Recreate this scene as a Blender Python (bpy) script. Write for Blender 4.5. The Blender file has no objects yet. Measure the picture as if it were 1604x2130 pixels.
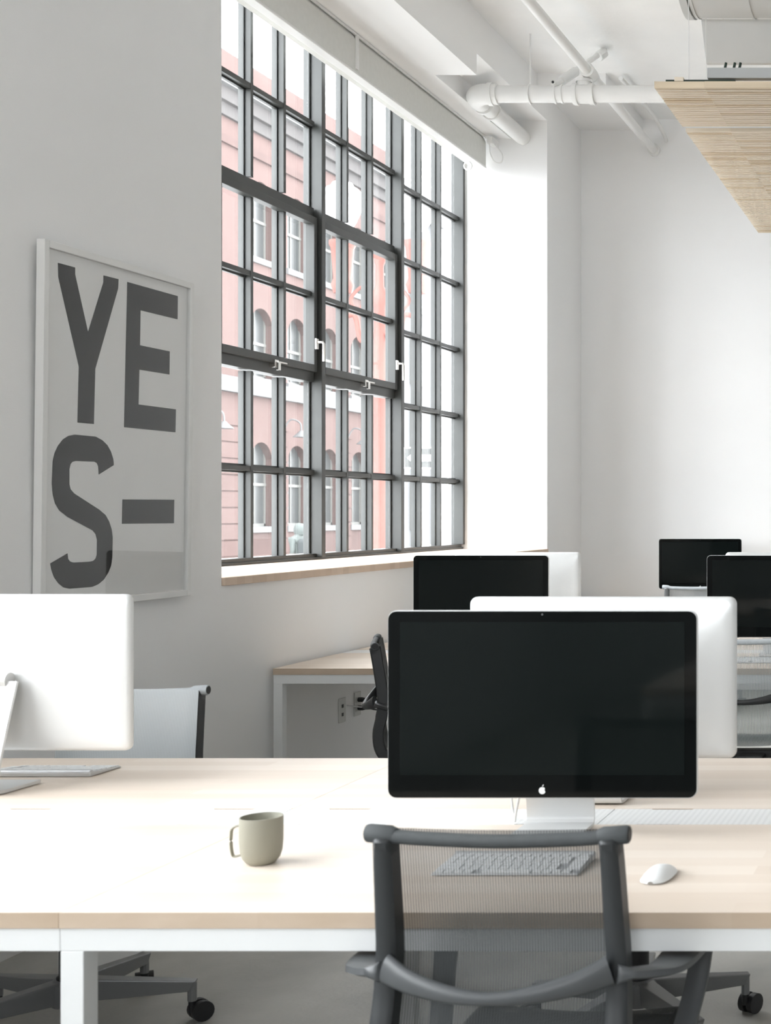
import bpy, bmesh, math, random
from mathutils import Vector, Matrix
random.seed(7)
SC = bpy.context.scene
COL = SC.collection

# ------------------------------------------------------------------ camera
F, PX, PY, CZ = 2800.0, 1995.0, 1066.0, 1.435       # focal length in px, principal point, eye height
cam_d = bpy.data.cameras.new('camera')
cam = bpy.data.objects.new('camera', cam_d); COL.objects.link(cam)
cam.location = (0, 0, CZ); cam.rotation_euler = (math.pi/2, 0, 0)
cam_d.sensor_fit = 'HORIZONTAL'; cam_d.sensor_width = 36.0
cam_d.lens = F/1604*36.0
cam_d.shift_x = (802-PX)/1604; cam_d.shift_y = (PY-1065)/1604
cam_d.clip_start = 0.05; cam_d.clip_end = 400
cam_d.dof.use_dof = True; cam_d.dof.focus_distance = 6.0; cam_d.dof.aperture_fstop = 11
SC.camera = cam

# ------------------------------------------------------------------ sky, daylight and exposure
world = bpy.data.worlds.new('overcast_sky'); SC.world = world; world.use_nodes = True
bg = world.node_tree.nodes['Background']
bg.inputs[0].default_value = (0.935, 0.972, 1.0, 1); bg.inputs[1].default_value = 4.6
SC.view_settings.view_transform = 'Standard'; SC.view_settings.look = 'None'
SC.view_settings.gamma = 1; SC.view_settings.use_curve_mapping = False
SC.view_settings.exposure = 1.6
WINDOWS = [(5.585, 10.0), (-1.35, 3.565)]       # y ranges of the openings in the side wall
FILLWIN = [(-1.6, 0.9)]                                      # x ranges of openings added behind the camera for fill light
for (a, b) in WINDOWS:                                        # portals guide the sky light through the openings
    ld = bpy.data.lights.new('window_portal', 'AREA'); ld.shape = 'RECTANGLE'
    ld.size = 3.05; ld.size_y = b-a; ld.cycles.is_portal = True
    lo = bpy.data.objects.new('window_portal', ld); COL.objects.link(lo)
    lo.location = (-3.84, (a+b)/2, 2.69); lo.rotation_euler = (0, -math.pi/2, 0)
for (a, b) in FILLWIN:
    ld = bpy.data.lights.new('window_portal', 'AREA'); ld.shape = 'RECTANGLE'
    ld.size = b-a; ld.size_y = 1.9; ld.cycles.is_portal = True
    lo = bpy.data.objects.new('window_portal', ld); COL.objects.link(lo)
    lo.location = ((a+b)/2, -5.33, 3.35); lo.rotation_euler = (math.pi/2, 0, 0)
SC.cycles.max_bounces = 14; SC.cycles.diffuse_bounces = 8; SC.cycles.transparent_max_bounces = 24
SC.cycles.caustics_reflective = False; SC.cycles.caustics_refractive = False
SC.cycles.sample_clamp_indirect = 8.0

# ------------------------------------------------------------------ materials
def mat(name, col, rough=0.5, metal=0.0, spec=0.5, var=0.0, scale=8.0, stretch=(1,1,1), bump=0.0, bscale=None, coat=0.0):
    m = bpy.data.materials.new(name); m.use_nodes = True
    nt = m.node_tree; N = nt.nodes; L = nt.links
    b = N['Principled BSDF']
    b.inputs['Roughness'].default_value = rough; b.inputs['Metallic'].default_value = metal
    b.inputs['Specular IOR Level'].default_value = spec; b.inputs['Coat Weight'].default_value = coat
    b.inputs['Base Color'].default_value = (*col, 1)
    tc = N.new('ShaderNodeTexCoord'); mp = N.new('ShaderNodeMapping')
    mp.inputs['Scale'].default_value = stretch
    L.new(tc.outputs['Object'], mp.inputs[0])
    nz = N.new('ShaderNodeTexNoise'); nz.inputs['Scale'].default_value = scale; nz.inputs['Detail'].default_value = 4
    L.new(mp.outputs[0], nz.inputs['Vector'])
    rp = N.new('ShaderNodeValToRGB')
    rp.color_ramp.elements[0].position = 0.3; rp.color_ramp.elements[1].position = 0.7
    rp.color_ramp.elements[0].color = (*[c*(1-var) for c in col], 1)
    rp.color_ramp.elements[1].color = (*[min(1, c*(1+var*0.6)) for c in col], 1)
    L.new(nz.outputs[0], rp.inputs[0]); L.new(rp.outputs[0], b.inputs['Base Color'])
    if bump:
        n2 = N.new('ShaderNodeTexNoise'); n2.inputs['Scale'].default_value = bscale or scale*6; n2.inputs['Detail'].default_value = 5
        L.new(mp.outputs[0], n2.inputs['Vector'])
        bp = N.new('ShaderNodeBump'); bp.inputs['Strength'].default_value = bump; bp.inputs['Distance'].default_value = 0.01
        L.new(n2.outputs[0], bp.inputs['Height']); L.new(bp.outputs[0], b.inputs['Normal'])
    return m

def wood(name, c1, c2, rough=0.45, axis_scale=(0.25, 14, 14), seam=0.0):
    m = bpy.data.materials.new(name); m.use_nodes = True
    nt = m.node_tree; N = nt.nodes; L = nt.links; b = N['Principled BSDF']
    b.inputs['Roughness'].default_value = rough
    tc = N.new('ShaderNodeTexCoord'); mp = N.new('ShaderNodeMapping'); mp.inputs['Scale'].default_value = axis_scale
    L.new(tc.outputs['Object'], mp.inputs[0])
    n1 = N.new('ShaderNodeTexNoise'); n1.inputs['Scale'].default_value = 1.0; n1.inputs['Detail'].default_value = 6; n1.inputs['Distortion'].default_value = 0.6
    L.new(mp.outputs[0], n1.inputs['Vector'])
    mp2 = N.new('ShaderNodeMapping'); mp2.inputs['Scale'].default_value = (1.1, 9.0, 1.0)
    L.new(tc.outputs['Object'], mp2.inputs[0])
    br = N.new('ShaderNodeTexBrick'); br.inputs['Scale'].default_value = 1.0; br.inputs['Mortar Size'].default_value = 0.0
    br.inputs['Brick Width'].default_value = 0.9; br.inputs['Row Height'].default_value = 0.55
    br.inputs['Color1'].default_value = (0.15, 0.15, 0.15, 1); br.inputs['Color2'].default_value = (0.85, 0.85, 0.85, 1)
    L.new(mp2.outputs[0], br.inputs['Vector'])
    mx = N.new('ShaderNodeMixRGB'); mx.inputs[0].default_value = 0.45
    L.new(n1.outputs[0], mx.inputs[1]); L.new(br.outputs[0], mx.inputs[2])
    rp = N.new('ShaderNodeValToRGB')
    rp.color_ramp.elements[0].position = 0.25; rp.color_ramp.elements[1].position = 0.75
    rp.color_ramp.elements[0].color = (*c1, 1); rp.color_ramp.elements[1].color = (*c2, 1)
    L.new(mx.outputs[0], rp.inputs[0]); L.new(rp.outputs[0], b.inputs['Base Color'])
    return m

def mesh_fabric(name, col, opacity, freq=420.0):
    m = bpy.data.materials.new(name); m.use_nodes = True
    nt = m.node_tree; N = nt.nodes; L = nt.links; b = N['Principled BSDF']; out = N['Material Output']
    b.inputs['Base Color'].default_value = (*col, 1); b.inputs['Roughness'].default_value = 0.65
    tr = N.new('ShaderNodeBsdfTransparent'); mix = N.new('ShaderNodeMixShader')
    tc = N.new('ShaderNodeTexCoord'); wv = N.new('ShaderNodeTexWave'); wv.wave_type = 'BANDS'; wv.bands_direction = 'X'
    wv.inputs['Scale'].default_value = freq/6.2832*1.0
    L.new(tc.outputs['Object'], wv.inputs['Vector'])
    mr = N.new('ShaderNodeMapRange'); mr.inputs['To Min'].default_value = max(0, opacity-0.16); mr.inputs['To Max'].default_value = min(1, opacity+0.16)
    L.new(wv.outputs['Fac'], mr.inputs['Value']); L.new(mr.outputs[0], mix.inputs[0])
    L.new(tr.outputs[0], mix.inputs[1]); L.new(b.outputs[0], mix.inputs[2]); L.new(mix.outputs[0], out.inputs['Surface'])
    return m

def glass(name, dust=0.06, refl=0.04, dustcol=(0.9, 0.92, 0.92)):
    m = bpy.data.materials.new(name); m.use_nodes = True
    nt = m.node_tree; N = nt.nodes; L = nt.links; N.remove(N['Principled BSDF']); out = N['Material Output']
    tr = N.new('ShaderNodeBsdfTransparent'); gl = N.new('ShaderNodeBsdfGlossy'); gl.inputs['Roughness'].default_value = 0.01
    lw = N.new('ShaderNodeLayerWeight'); lw.inputs[0].default_value = 0.5          # Schlick reflectance of a thin sheet
    pw = N.new('ShaderNodeMath'); pw.operation = 'POWER'; pw.inputs[1].default_value = 5.0; L.new(lw.outputs['Facing'], pw.inputs[0])
    fr = N.new('ShaderNodeMath'); fr.operation = 'MULTIPLY_ADD'; fr.inputs[1].default_value = 0.94; fr.inputs[2].default_value = refl; L.new(pw.outputs[0], fr.inputs[0])
    m1 = N.new('ShaderNodeMixShader'); L.new(fr.outputs[0], m1.inputs[0]); L.new(tr.outputs[0], m1.inputs[1]); L.new(gl.outputs[0], m1.inputs[2])
    last = m1
    if dust:
        tl = N.new('ShaderNodeBsdfTranslucent'); tl.inputs[0].default_value = (*dustcol, 1)
        m2 = N.new('ShaderNodeMixShader'); m2.inputs[0].default_value = dust
        L.new(m1.outputs[0], m2.inputs[1]); L.new(tl.outputs[0], m2.inputs[2]); last = m2
    L.new(last.outputs[0], out.inputs['Surface'])
    return m

def dotted(name, col, hole, sx=75.0, sy=75.0, r=0.26):
    """white sheet metal with rows of small punched holes"""
    m = mat(name, col, 0.4)
    nt = m.node_tree; N = nt.nodes; L = nt.links; b = N['Principled BSDF']
    tc = N.new('ShaderNodeTexCoord'); mp = N.new('ShaderNodeMapping'); mp.inputs['Scale'].default_value = (sx, sy, 0)
    L.new(tc.outputs['Object'], mp.inputs[0])
    vf = N.new('ShaderNodeVectorMath'); vf.operation = 'FRACTION'; L.new(mp.outputs[0], vf.inputs[0])
    ds = N.new('ShaderNodeVectorMath'); ds.operation = 'DISTANCE'; ds.inputs[1].default_value = (0.5, 0.5, 0)
    L.new(vf.outputs[0], ds.inputs[0])
    lt = N.new('ShaderNodeMath'); lt.operation = 'LESS_THAN'; lt.inputs[1].default_value = r; L.new(ds.outputs['Value'], lt.inputs[0])
    mx = N.new('ShaderNodeMixRGB'); mx.inputs[1].default_value = (*col, 1); mx.inputs[2].default_value = (*hole, 1)
    L.new(lt.outputs[0], mx.inputs[0]); L.new(mx.outputs[0], b.inputs['Base Color'])
    return m

M = {}
M['wall'] = mat('wall_paint', (0.89, 0.89, 0.89), 0.75, var=0.012, scale=1.5, bump=0.05, bscale=220)
M['wall_dark'] = mat('grey_wall_paint', (0.68, 0.68, 0.685), 0.7, var=0.03)
M['ceiling'] = mat('painted_concrete', (0.90, 0.90, 0.895), 0.8, var=0.03, scale=3, bump=0.25, bscale=14)
M['floor'] = mat('concrete_floor', (0.42, 0.415, 0.39), 0.55, var=0.25, scale=2.2, bump=0.15, bscale=60)
M['white_metal'] = mat('white_powder_coat', (0.76, 0.77, 0.77), 0.4, var=0.01)
M['tray'] = dotted('perforated_white_metal', (0.84, 0.85, 0.85), (0.70, 0.71, 0.71))
M['maple'] = wood('pale_maple', (0.72, 0.61, 0.51), (0.85, 0.76, 0.67), 0.42)
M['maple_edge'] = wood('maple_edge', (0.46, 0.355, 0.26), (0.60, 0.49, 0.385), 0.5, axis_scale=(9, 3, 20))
M['sill'] = wood('sill_birch', (0.58, 0.44, 0.33), (0.72, 0.57, 0.45), 0.5, axis_scale=(14, 0.5, 14))
M['slat'] = mat('slat_pine', (0.86, 0.76, 0.62), 0.55, var=0.10, scale=3, stretch=(0.5, 20, 8))
M['slat_dark'] = mat('slat_pine_warm', (0.76, 0.63, 0.46), 0.55, var=0.12, scale=3, stretch=(0.5, 20, 8))
M['steel_frame'] = mat('dark_window_steel', (0.052, 0.055, 0.053), 0.42, spec=0.5, var=0.1)
M['chrome'] = mat('brushed_nickel', (0.75, 0.73, 0.70), 0.25, metal=1.0)
M['bronze'] = mat('dark_bronze', (0.20, 0.15, 0.12), 0.4, metal=0.6)
M['pane'] = glass('dusty_window_glass', 0.006, 0.015)
M['clear'] = glass('picture_glass', 0.0, 0.028)
M['blind'] = mat('blind_fabric', (0.72, 0.72, 0.69), 0.8, var=0.03, scale=30)
M['white_plastic'] = mat('white_plastic', (0.80, 0.80, 0.79), 0.45)
M['pipe'] = mat('white_painted_pipe', (0.82, 0.82, 0.81), 0.45, var=0.02)
M['duct'] = mat('white_sheet_metal', (0.64, 0.65, 0.65), 0.5, var=0.02)
M['greybar'] = mat('grey_channel_steel', (0.42, 0.43, 0.43), 0.45, metal=0.2)
M['dark_green'] = mat('dark_green_matte', (0.03, 0.05, 0.04), 0.9)
M['frame_white'] = mat('white_frame_wood', (0.80, 0.80, 0.79), 0.5, var=0.01)
M['paper'] = mat('poster_paper', (0.88, 0.88, 0.87), 0.6, var=0.01)
M['ink'] = mat('black_poster_ink', (0.006, 0.0055, 0.006), 0.6, var=0.1)
M['alu'] = mat('brushed_aluminium', (0.74, 0.75, 0.75), 0.38, metal=0.35, var=0.02)
M['alu_edge'] = mat('aluminium_edge', (0.66, 0.66, 0.65), 0.35, metal=0.5)
M['screen_glass'] = mat('black_glass', (0.003, 0.0038, 0.0038), 0.06, spec=0.16)
M['lcd'] = mat('dark_lcd', (0.005, 0.007, 0.0068), 0.05, spec=0.2)
M['logo'] = mat('silver_logo', (0.80, 0.82, 0.82), 0.4)
M['key'] = mat('white_keycap', (0.86, 0.87, 0.87), 0.4)
M['key_base'] = mat('keyboard_aluminium', (0.62, 0.63, 0.64), 0.4, metal=0.4)
M['graphite'] = mat('graphite_polymer', (0.02, 0.021, 0.022), 0.45, var=0.08)
M['graphite_light'] = mat('slate_polymer', (0.075, 0.08, 0.084), 0.4, var=0.05)
M['graphite_mid'] = mat('charcoal_polymer', (0.026, 0.029, 0.031), 0.45, var=0.06)
M['silver'] = mat('silver_polymer', (0.22, 0.225, 0.23), 0.35, metal=0.3)
M['black'] = mat('black_rubber', (0.012, 0.012, 0.013), 0.5)
M['mesh_dark'] = mesh_fabric('graphite_mesh_fabric', (0.04, 0.046, 0.048), 0.68)
M['mesh_roll'] = mat('graphite_mesh_roll', (0.06, 0.066, 0.069), 0.7, var=0.1, scale=60)
M['mesh_lit'] = mesh_fabric('lit_mesh_fabric', (0.62, 0.66, 0.68), 0.92)  # strong light on the mesh put into its pale colour and opacity
M['mesh_mid'] = mesh_fabric('grey_mesh_fabric', (0.30, 0.33, 0.34), 0.55)
M['mesh_roll_light'] = mat('pale_grey_mesh_roll', (0.46, 0.49, 0.51), 0.7, var=0.06, scale=60)
M['mug'] = mat('olive_grey_stoneware', (0.30, 0.29, 0.235), 0.55, var=0.03)
M['cable_black'] = mat('black_cable', (0.012, 0.013, 0.014), 0.5)
M['outlet'] = mat('outlet_plastic', (0.62, 0.62, 0.60), 0.4)
M['brick'] = mat('hazed_brick', (0.086, 0.057, 0.052), 0.85, spec=0.1, var=0.08, scale=0.8, bump=0.2, bscale=20)  # washed-out haze of the view is mixed into the brick colour
M['brick_dark'] = mat('hazed_brick_dark', (0.075, 0.050, 0.046), 0.85, spec=0.1, var=0.12, scale=1.5)  # same haze in the colour, for the darker brick parts
M['stone'] = mat('pale_stone', (0.12, 0.12, 0.12), 0.8, spec=0.1, var=0.05)
M['stone_grey'] = mat('grey_stone', (0.06, 0.056, 0.055), 0.8, spec=0.1, var=0.05)
M['sash'] = mat('cream_sash_paint', (0.095, 0.095, 0.088), 0.6)
M['bglass'] = mat('far_window_glass', (0.035, 0.038, 0.038), 0.3, spec=0.3)
M['pale_render'] = mat('pale_render', (0.10, 0.102, 0.105), 0.85, spec=0.1, var=0.05)
M['asphalt'] = mat('asphalt', (0.22, 0.22, 0.22), 0.85, var=0.15)
M['pavement'] = mat('pavement_concrete', (0.48, 0.48, 0.47), 0.85, var=0.08)
M['lamp_iron'] = mat('red_painted_iron', (0.14, 0.052, 0.042), 0.6, spec=0.2, var=0.05)
M['lamp_globe'] = mat('opal_glass', (0.88, 0.89, 0.89), 0.25)
M['sign_grey'] = mat('sign_black_face', (0.055, 0.058, 0.057), 0.7, spec=0.05)
M['sign_white'] = mat('sign_white', (0.85, 0.86, 0.86), 0.5)
M['jacket'] = mat('grey_green_jacket', (0.06, 0.07, 0.066), 0.8)
M['bag'] = mat('dark_backpack', (0.03, 0.035, 0.036), 0.7)
M['skin'] = mat('skin', (0.55, 0.38, 0.30), 0.6)
M['jeans'] = mat('dark_trousers', (0.05, 0.055, 0.07), 0.8)

# ------------------------------------------------------------------ mesh helpers
class MB:
    def __init__(s): s.v = []; s.f = []
    def add(s, vs, fs):
        o = len(s.v); s.v += [tuple(p) for p in vs]; s.f += [tuple(i+o for i in q) for q in fs]; return s
    def box(s, x0, x1, y0, y1, z0, z1):
        return s.add([(x0,y0,z0),(x1,y0,z0),(x1,y1,z0),(x0,y1,z0),(x0,y0,z1),(x1,y0,z1),(x1,y1,z1),(x0,y1,z1)],
                     [(0,3,2,1),(4,5,6,7),(0,1,5,4),(1,2,6,5),(2,3,7,6),(3,0,4,7)])
    def hexa(s, b, t):          # bottom quad and top quad, both counter-clockwise from above
        return s.add(list(b)+list(t), [(0,3,2,1),(4,5,6,7),(0,1,5,4),(1,2,6,5),(2,3,7,6),(3,0,4,7)])
    def sweep(s, pts, prof, caps=True, up=None, scales=None):
        """sweep a closed 2D profile along pts; profile x = sideways, y = 'up'"""
        P = [Vector(p) for p in pts]; n = len(P); m = len(prof); vs = []
        t0 = (P[1]-P[0]).normalized()
        u = Vector(up) if up else (Vector((0,0,1)) if abs(t0.z) < 0.9 else Vector((0,1,0)))
        for i in range(n):
            t = (P[min(i+1,n-1)]-P[max(i-1,0)]).normalized()
            u2 = Vector(up) if up else u
            u2 = (u2-t*u2.dot(t)).normalized(); u = u2
            sd = t.cross(u2)
            k = scales[i] if scales else 1.0
            kx, ky = k if isinstance(k, tuple) else (k, k)
            for (a, b) in prof: vs.append(P[i]+sd*a*kx+u2*b*ky)
        fs = [(i*m+j, i*m+(j+1)%m, (i+1)*m+(j+1)%m, (i+1)*m+j) for i in range(n-1) for j in range(m)]
        if caps: fs += [tuple(reversed(range(m))), tuple((n-1)*m+j for j in range(m))]
        return s.add(vs, fs)
    def tube(s, pts, r, n=12, caps=True, scales=None, up=None):
        return s.sweep(pts, [(r*math.cos(2*math.pi*k/n), r*math.sin(2*math.pi*k/n)) for k in range(n)], caps, up, scales)
    def lathe(s, prof, n=24, c=(0,0,0), caps=False):
        vs = []; m = len(prof)
        for k in range(n):
            a = 2*math.pi*k/n
            for (r, z) in prof: vs.append((c[0]+r*math.cos(a), c[1]+r*math.sin(a), c[2]+z))
        fs = [(k*m+j, ((k+1)%n)*m+j, ((k+1)%n)*m+j+1, k*m+j+1) for k in range(n) for j in range(m-1)]
        if caps:
            fs.append(tuple(k*m for k in reversed(range(n)))); fs.append(tuple(k*m+m-1 for k in range(n)))
        return s.add(vs, fs)
    def prism(s, poly, fn, d0, d1):
        """extrude a 2D polygon; fn(u, v, d) -> 3D"""
        n = len(poly)
        vs = [fn(u, v, d0) for (u, v) in poly]+[fn(u, v, d1) for (u, v) in poly]
        return s.add(vs, [tuple(range(n)), tuple(reversed(range(n, 2*n)))]+[(i, (i+1)%n, n+(i+1)%n, n+i) for i in range(n)])
    def mesh(s, name, smooth=None):
        me = bpy.data.meshes.new(name); me.from_pydata(s.v, [], s.f)
        bm = bmesh.new(); bm.from_mesh(me); bmesh.ops.recalc_face_normals(bm, faces=bm.faces); bm.to_mesh(me); bm.free()
        if smooth is not None:
            for p in me.polygons: p.use_smooth = True
            me.set_sharp_from_angle(angle=math.radians(smooth))
        return me
    def build(s, name, m, parent=None, smooth=None, bevel=0.0, loc=None, seg=2):
        return link(name, s.mesh(name, smooth), m, parent, bevel, loc, seg)

def link(name, me, m, parent=None, bevel=0.0, loc=None, seg=2):
    o = bpy.data.objects.new(name, me); COL.objects.link(o)
    if m is not None and not me.materials: me.materials.append(M[m])
    if parent is not None: o.parent = parent
    if loc: o.location = loc
    if bevel:
        b = o.modifiers.new('bevel', 'BEVEL'); b.width = bevel; b.segments = seg; b.limit_method = 'ANGLE'; b.angle_limit = math.radians(40)
    return o

def tag(o, label, cat, group=None):
    o['label'] = label; o['category'] = cat
    if group: o['group'] = group
    return o
def thing(name, label, cat, loc=(0,0,0), rz=0.0, group=None):
    o = bpy.data.objects.new(name, None); COL.objects.link(o); o.empty_display_size = 0.1
    o.location = loc; o.rotation_euler = (0, 0, rz)
    return tag(o, label, cat, group)
def struct(o):
    o['kind'] = 'structure'; return o
def children(o): return [c for c in bpy.data.objects if c.parent == o]
def copy_tree(o, parent=None, kids=None):
    if kids is None:
        kids = {}
        for c in bpy.data.objects:
            if c.parent: kids.setdefault(c.parent.name, []).append(c)
    c = o.copy(); COL.objects.link(c)
    if parent is not None: c.parent = parent
    for ch in kids.get(o.name, []): copy_tree(ch, c, kids)
    return c
def smooth_path(pts, n=8):
    """Catmull-Rom through the points"""
    P = [Vector(p) for p in pts]; out = []
    for i in range(len(P)-1):
        p0 = P[max(i-1,0)]; p1 = P[i]; p2 = P[i+1]; p3 = P[min(i+2,len(P)-1)]
        for k in range(n):
            t = k/n
            out.append(0.5*((2*p1)+(p2-p0)*t+(2*p0-5*p1+4*p2-p3)*t*t+(3*p1-p0-3*p2+p3)*t**3))
    out.append(P[-1]); return out
def rrect(w, h, r, n=6):
    """rounded rectangle outline centred on the origin, counter-clockwise"""
    pts = []
    for (cx, cy, a0) in ((w/2-r, h/2-r, 0), (-w/2+r, h/2-r, 90), (-w/2+r, -h/2+r, 180), (w/2-r, -h/2+r, 270)):
        for k in range(n+1):
            a = math.radians(a0+90*k/n); pts.append((cx+r*math.cos(a), cy+r*math.sin(a)))
    return pts

# ------------------------------------------------------------------ room shell
XW, XO, XG = -3.06, -3.79, -3.70        # wall face, outer face, inner face of the window steel
H = 4.62                                # ceiling height
YF, YB, XR = 10.9, -5.0, 7.2            # far wall, wall behind, opposite wall
SILL, HEAD = 1.165, 4.21
struct(MB().box(XO, XR+0.3, YB-0.3, YF+0.3, -0.2, 0).build('floor', 'floor'))
struct(MB().box(XO, XR+0.3, YB-0.3, YF+0.3, H, H+0.25).build('ceiling', 'ceiling'))
struct(MB().box(XO, XR+0.3, YF, YF+0.3, 0, H).build('wall_far', 'wall'))
wb = MB(); wb.box(XO, XR+0.3, YB-0.3, YB, 0, 2.4); wb.box(XO, XR+0.3, YB-0.3, YB, 4.3, H)
ex = [XO]+[e for w in FILLWIN for e in w]+[XR+0.3]
for i in range(0, len(ex), 2): wb.box(ex[i], ex[i+1], YB-0.3, YB, 2.4, 4.3)
struct(wb.build('wall_back', 'wall'))
for k, (a, b) in enumerate(FILLWIN):                 # unseen steel window added behind the camera to brighten the room
    w = struct(bpy.data.objects.new('window_%d' % (k+3), None)); COL.objects.link(w)
    m = MB(); m.box(a, b, YB-0.2, YB-0.14, 2.4, 2.44); m.box(a, b, YB-0.2, YB-0.14, 4.26, 4.3)
    m.box(a, a+0.04, YB-0.2, YB-0.14, 2.44, 4.26); m.box(b-0.04, b, YB-0.2, YB-0.14, 2.44, 4.26); m.build('outer_frame', 'steel_frame', w)
    for q in range(1, 8): MB().box(a+(b-a)*q/8-0.013, a+(b-a)*q/8+0.013, YB-0.195, YB-0.145, 2.44, 4.26).build('muntin', 'steel_frame', w)
    for q in range(1, 4): MB().box(a+0.04, b-0.04, YB-0.19, YB-0.15, 2.4+1.9*q/4-0.013, 2.4+1.9*q/4+0.013).build('muntin', 'steel_frame', w)
struct(MB().box(XR, XR+0.3, YB, YF, 0, H).build('wall_right', 'wall_dark'))
wl = MB()
edges = [YB]+[e for w in sorted(WINDOWS) for e in w]+[YF]
for i in range(0, len(edges), 2): wl.box(XO, XW, edges[i], edges[i+1], 0, H)
for k, (a, b) in enumerate(WINDOWS):
    wl.box(XO, XW, a, b, 0, SILL-0.035)
    if k == 0:
        wl.box(XO, -3.325, a, b, HEAD, H); wl.box(-3.325, XW, a, 8.54, HEAD, H); wl.box(-3.325, XW, 8.54, b, HEAD+0.137, H)
    else: wl.box(XO, XW, a, b, HEAD, H)
struct(wl.build('wall_left', 'wall'))
struct(MB().box(XW, -2.56, 9.76, YF, 4.53, H).build('trim_1', 'wall'))                         # lowered corner of the ceiling
for k, (a, b) in enumerate(WINDOWS):                                                          # wooden window boards
    struct(MB().box(XG-0.09, XW+0.012, a+0.003, b-0.003, SILL-0.035, SILL).build('trim_%d' % (k+2), 'sill', bevel=0.003))

# ------------------------------------------------------------------ steel windows
BAYS = [5.585, 6.665, 7.765, 8.87, 10.0]
ROWS_FIX = [1.165, 1.665, 2.15, 2.64, 3.125, 3.61, 4.21]
ROWS_VENT = [1.165, 1.665, 2.215, 2.685, 3.15, 3.665, 4.21]
def tbar_v(y, z0, z1, w=0.026, fl=0.046):
    m = MB(); m.box(XG-0.032, XG, y-w/2, y+w/2, z0, z1)
    m.box(XG-0.046, XG-0.032, y-fl/2, y+fl/2, z0, z1); m.box(XG-0.066, XG-0.046, y-w/2, y+w/2, z0, z1); return m
def tbar_h(z, y0, y1, w=0.026, fl=0.046):
    m = MB(); m.box(XG-0.030, XG-0.002, y0, y1, z-w/2, z+w/2)
    m.box(XG-0.046, XG-0.030, y0, y1, z-fl/2, z+fl/2); m.box(XG-0.066, XG-0.046, y0, y1, z-w/2, z+w/2); return m
win = struct(bpy.data.objects.new('window_1', None)); COL.objects.link(win)
fr = MB()
y0, y1 = WINDOWS[0]
fr.box(XG-0.09, XG+0.004, y0, y1, SILL, SILL+0.034); fr.box(XG-0.09, XG+0.004, y0, y1, HEAD-0.045, HEAD)
fr.box(XG-0.06, XG+0.004, y0, y0+0.035, SILL+0.034, HEAD-0.045); fr.box(XG-0.06, XG+0.03, y1-0.035, y1, SILL+0.034, HEAD-0.045)
fr.box(XG-0.09, XG+0.018, y0, y1, SILL, SILL+0.014)
fr.build('outer_frame', 'steel_frame', win, bevel=0.002)
for yb in BAYS[1:-1]:
    m = MB(); m.box(XG-0.066, XG-0.03, yb-0.036, yb+0.036, SILL+0.03, HEAD-0.04)
    m.box(XG-0.03, XG+0.036, yb-0.022, yb+0.022, SILL+0.014, HEAD-0.04); m.build('mullion', 'steel_frame', win, bevel=0.002)
for b in range(4):
    a, c = BAYS[b]+0.036, BAYS[b+1]-0.036
    vent = b in (1, 2)
    rows = ROWS_VENT if vent else ROWS_FIX
    cols = [a+(c-a)*k/3 for k in range(4)]
    for y in cols[1:-1]:
        if vent:
            tbar_v(y, rows[0]+0.03, rows[2]-0.04).build('muntin', 'steel_frame', win)
            tbar_v(y, rows[2]+0.05, rows[4]-0.05).build('muntin', 'steel_frame', win)
            tbar_v(y, rows[4]+0.04, HEAD-0.045).build('muntin', 'steel_frame', win)
        else: tbar_v(y, rows[0]+0.03, HEAD-0.045).build('muntin', 'steel_frame', win)
    for k, z in enumerate(rows[1:-1], 1):
        if vent and k in (2, 4): continue
        tbar_h(z, a, c).build('muntin', 'steel_frame', win)
    if vent:
        for z in (rows[2], rows[4]):                # heavy transoms above and below the opening light
            m = MB(); m.box(XG-0.085, XG-0.004, a, c, z-0.032, z+0.032); m.build('transom', 'steel_frame', win, bevel=0.002)
        zb, zt = rows[2]+0.024, rows[4]-0.024
        m = MB()
        for (ya, yc, za, zc) in ((a, a+0.03, zb, zt), (c-0.036, c, zb, zt), (a+0.03, c-0.036, zb, zb+0.042), (a+0.03, c-0.036, zt-0.042, zt)):
            m.box(XG-0.036, XG+0.016, ya, yc, za, zc)
        sash = m.build('opening_sash', 'steel_frame', win, bevel=0.002)
        h = MB(); yh = c-0.018; zh = 2.40             # lever handle on the sash stile
        h.box(XG+0.016, XG+0.026, yh-0.014, yh+0.014, zh-0.03, zh+0.03)
        h.tube([(XG+0.02, yh, zh+0.01), (XG+0.055, yh, zh+0.01), (XG+0.062, yh, zh), (XG+0.062, yh, zh-0.10)], 0.008, 8)
        h.build('lever_handle', 'chrome', win, smooth=40)
        h = MB(); yh = a+0.10; zh = 2.39  # second dark handle shape, set behind the glass
        h.tube([(XG-0.06, yh-0.03, zh+0.045), (XG-0.06, yh, zh+0.045), (XG-0.062, yh+0.012, zh-0.06)], 0.006, 8)
        h.build('dark_handle', 'bronze', win, smooth=40)
        l = MB(); yl = (a+c)/2+0.03; zl = rows[2]+0.03  # stay latch in the middle of the lower transom
        l.box(XG-0.004, XG+0.03, yl-0.02, yl+0.02, zl-0.03, zl+0.012); l.box(XG+0.03, XG+0.045, yl-0.012, yl+0.012, zl-0.045, zl+0.0)
        l.box(XG-0.002, XG+0.022, yl+0.02, yl+0.13, zl, zl+0.009)
        l.build('stay_latch', 'chrome', win, bevel=0.002)
    zr = [rows[0]+0.034]+rows[1:-1]+[HEAD-0.045]
    for i in range(3):
        for j in range(6):
            MB().box(XG-0.042, XG-0.037, cols[i]+0.004, cols[i+1]-0.004, zr[j]+0.004, zr[j+1]-0.004).build('pane', 'pane', win)
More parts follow.
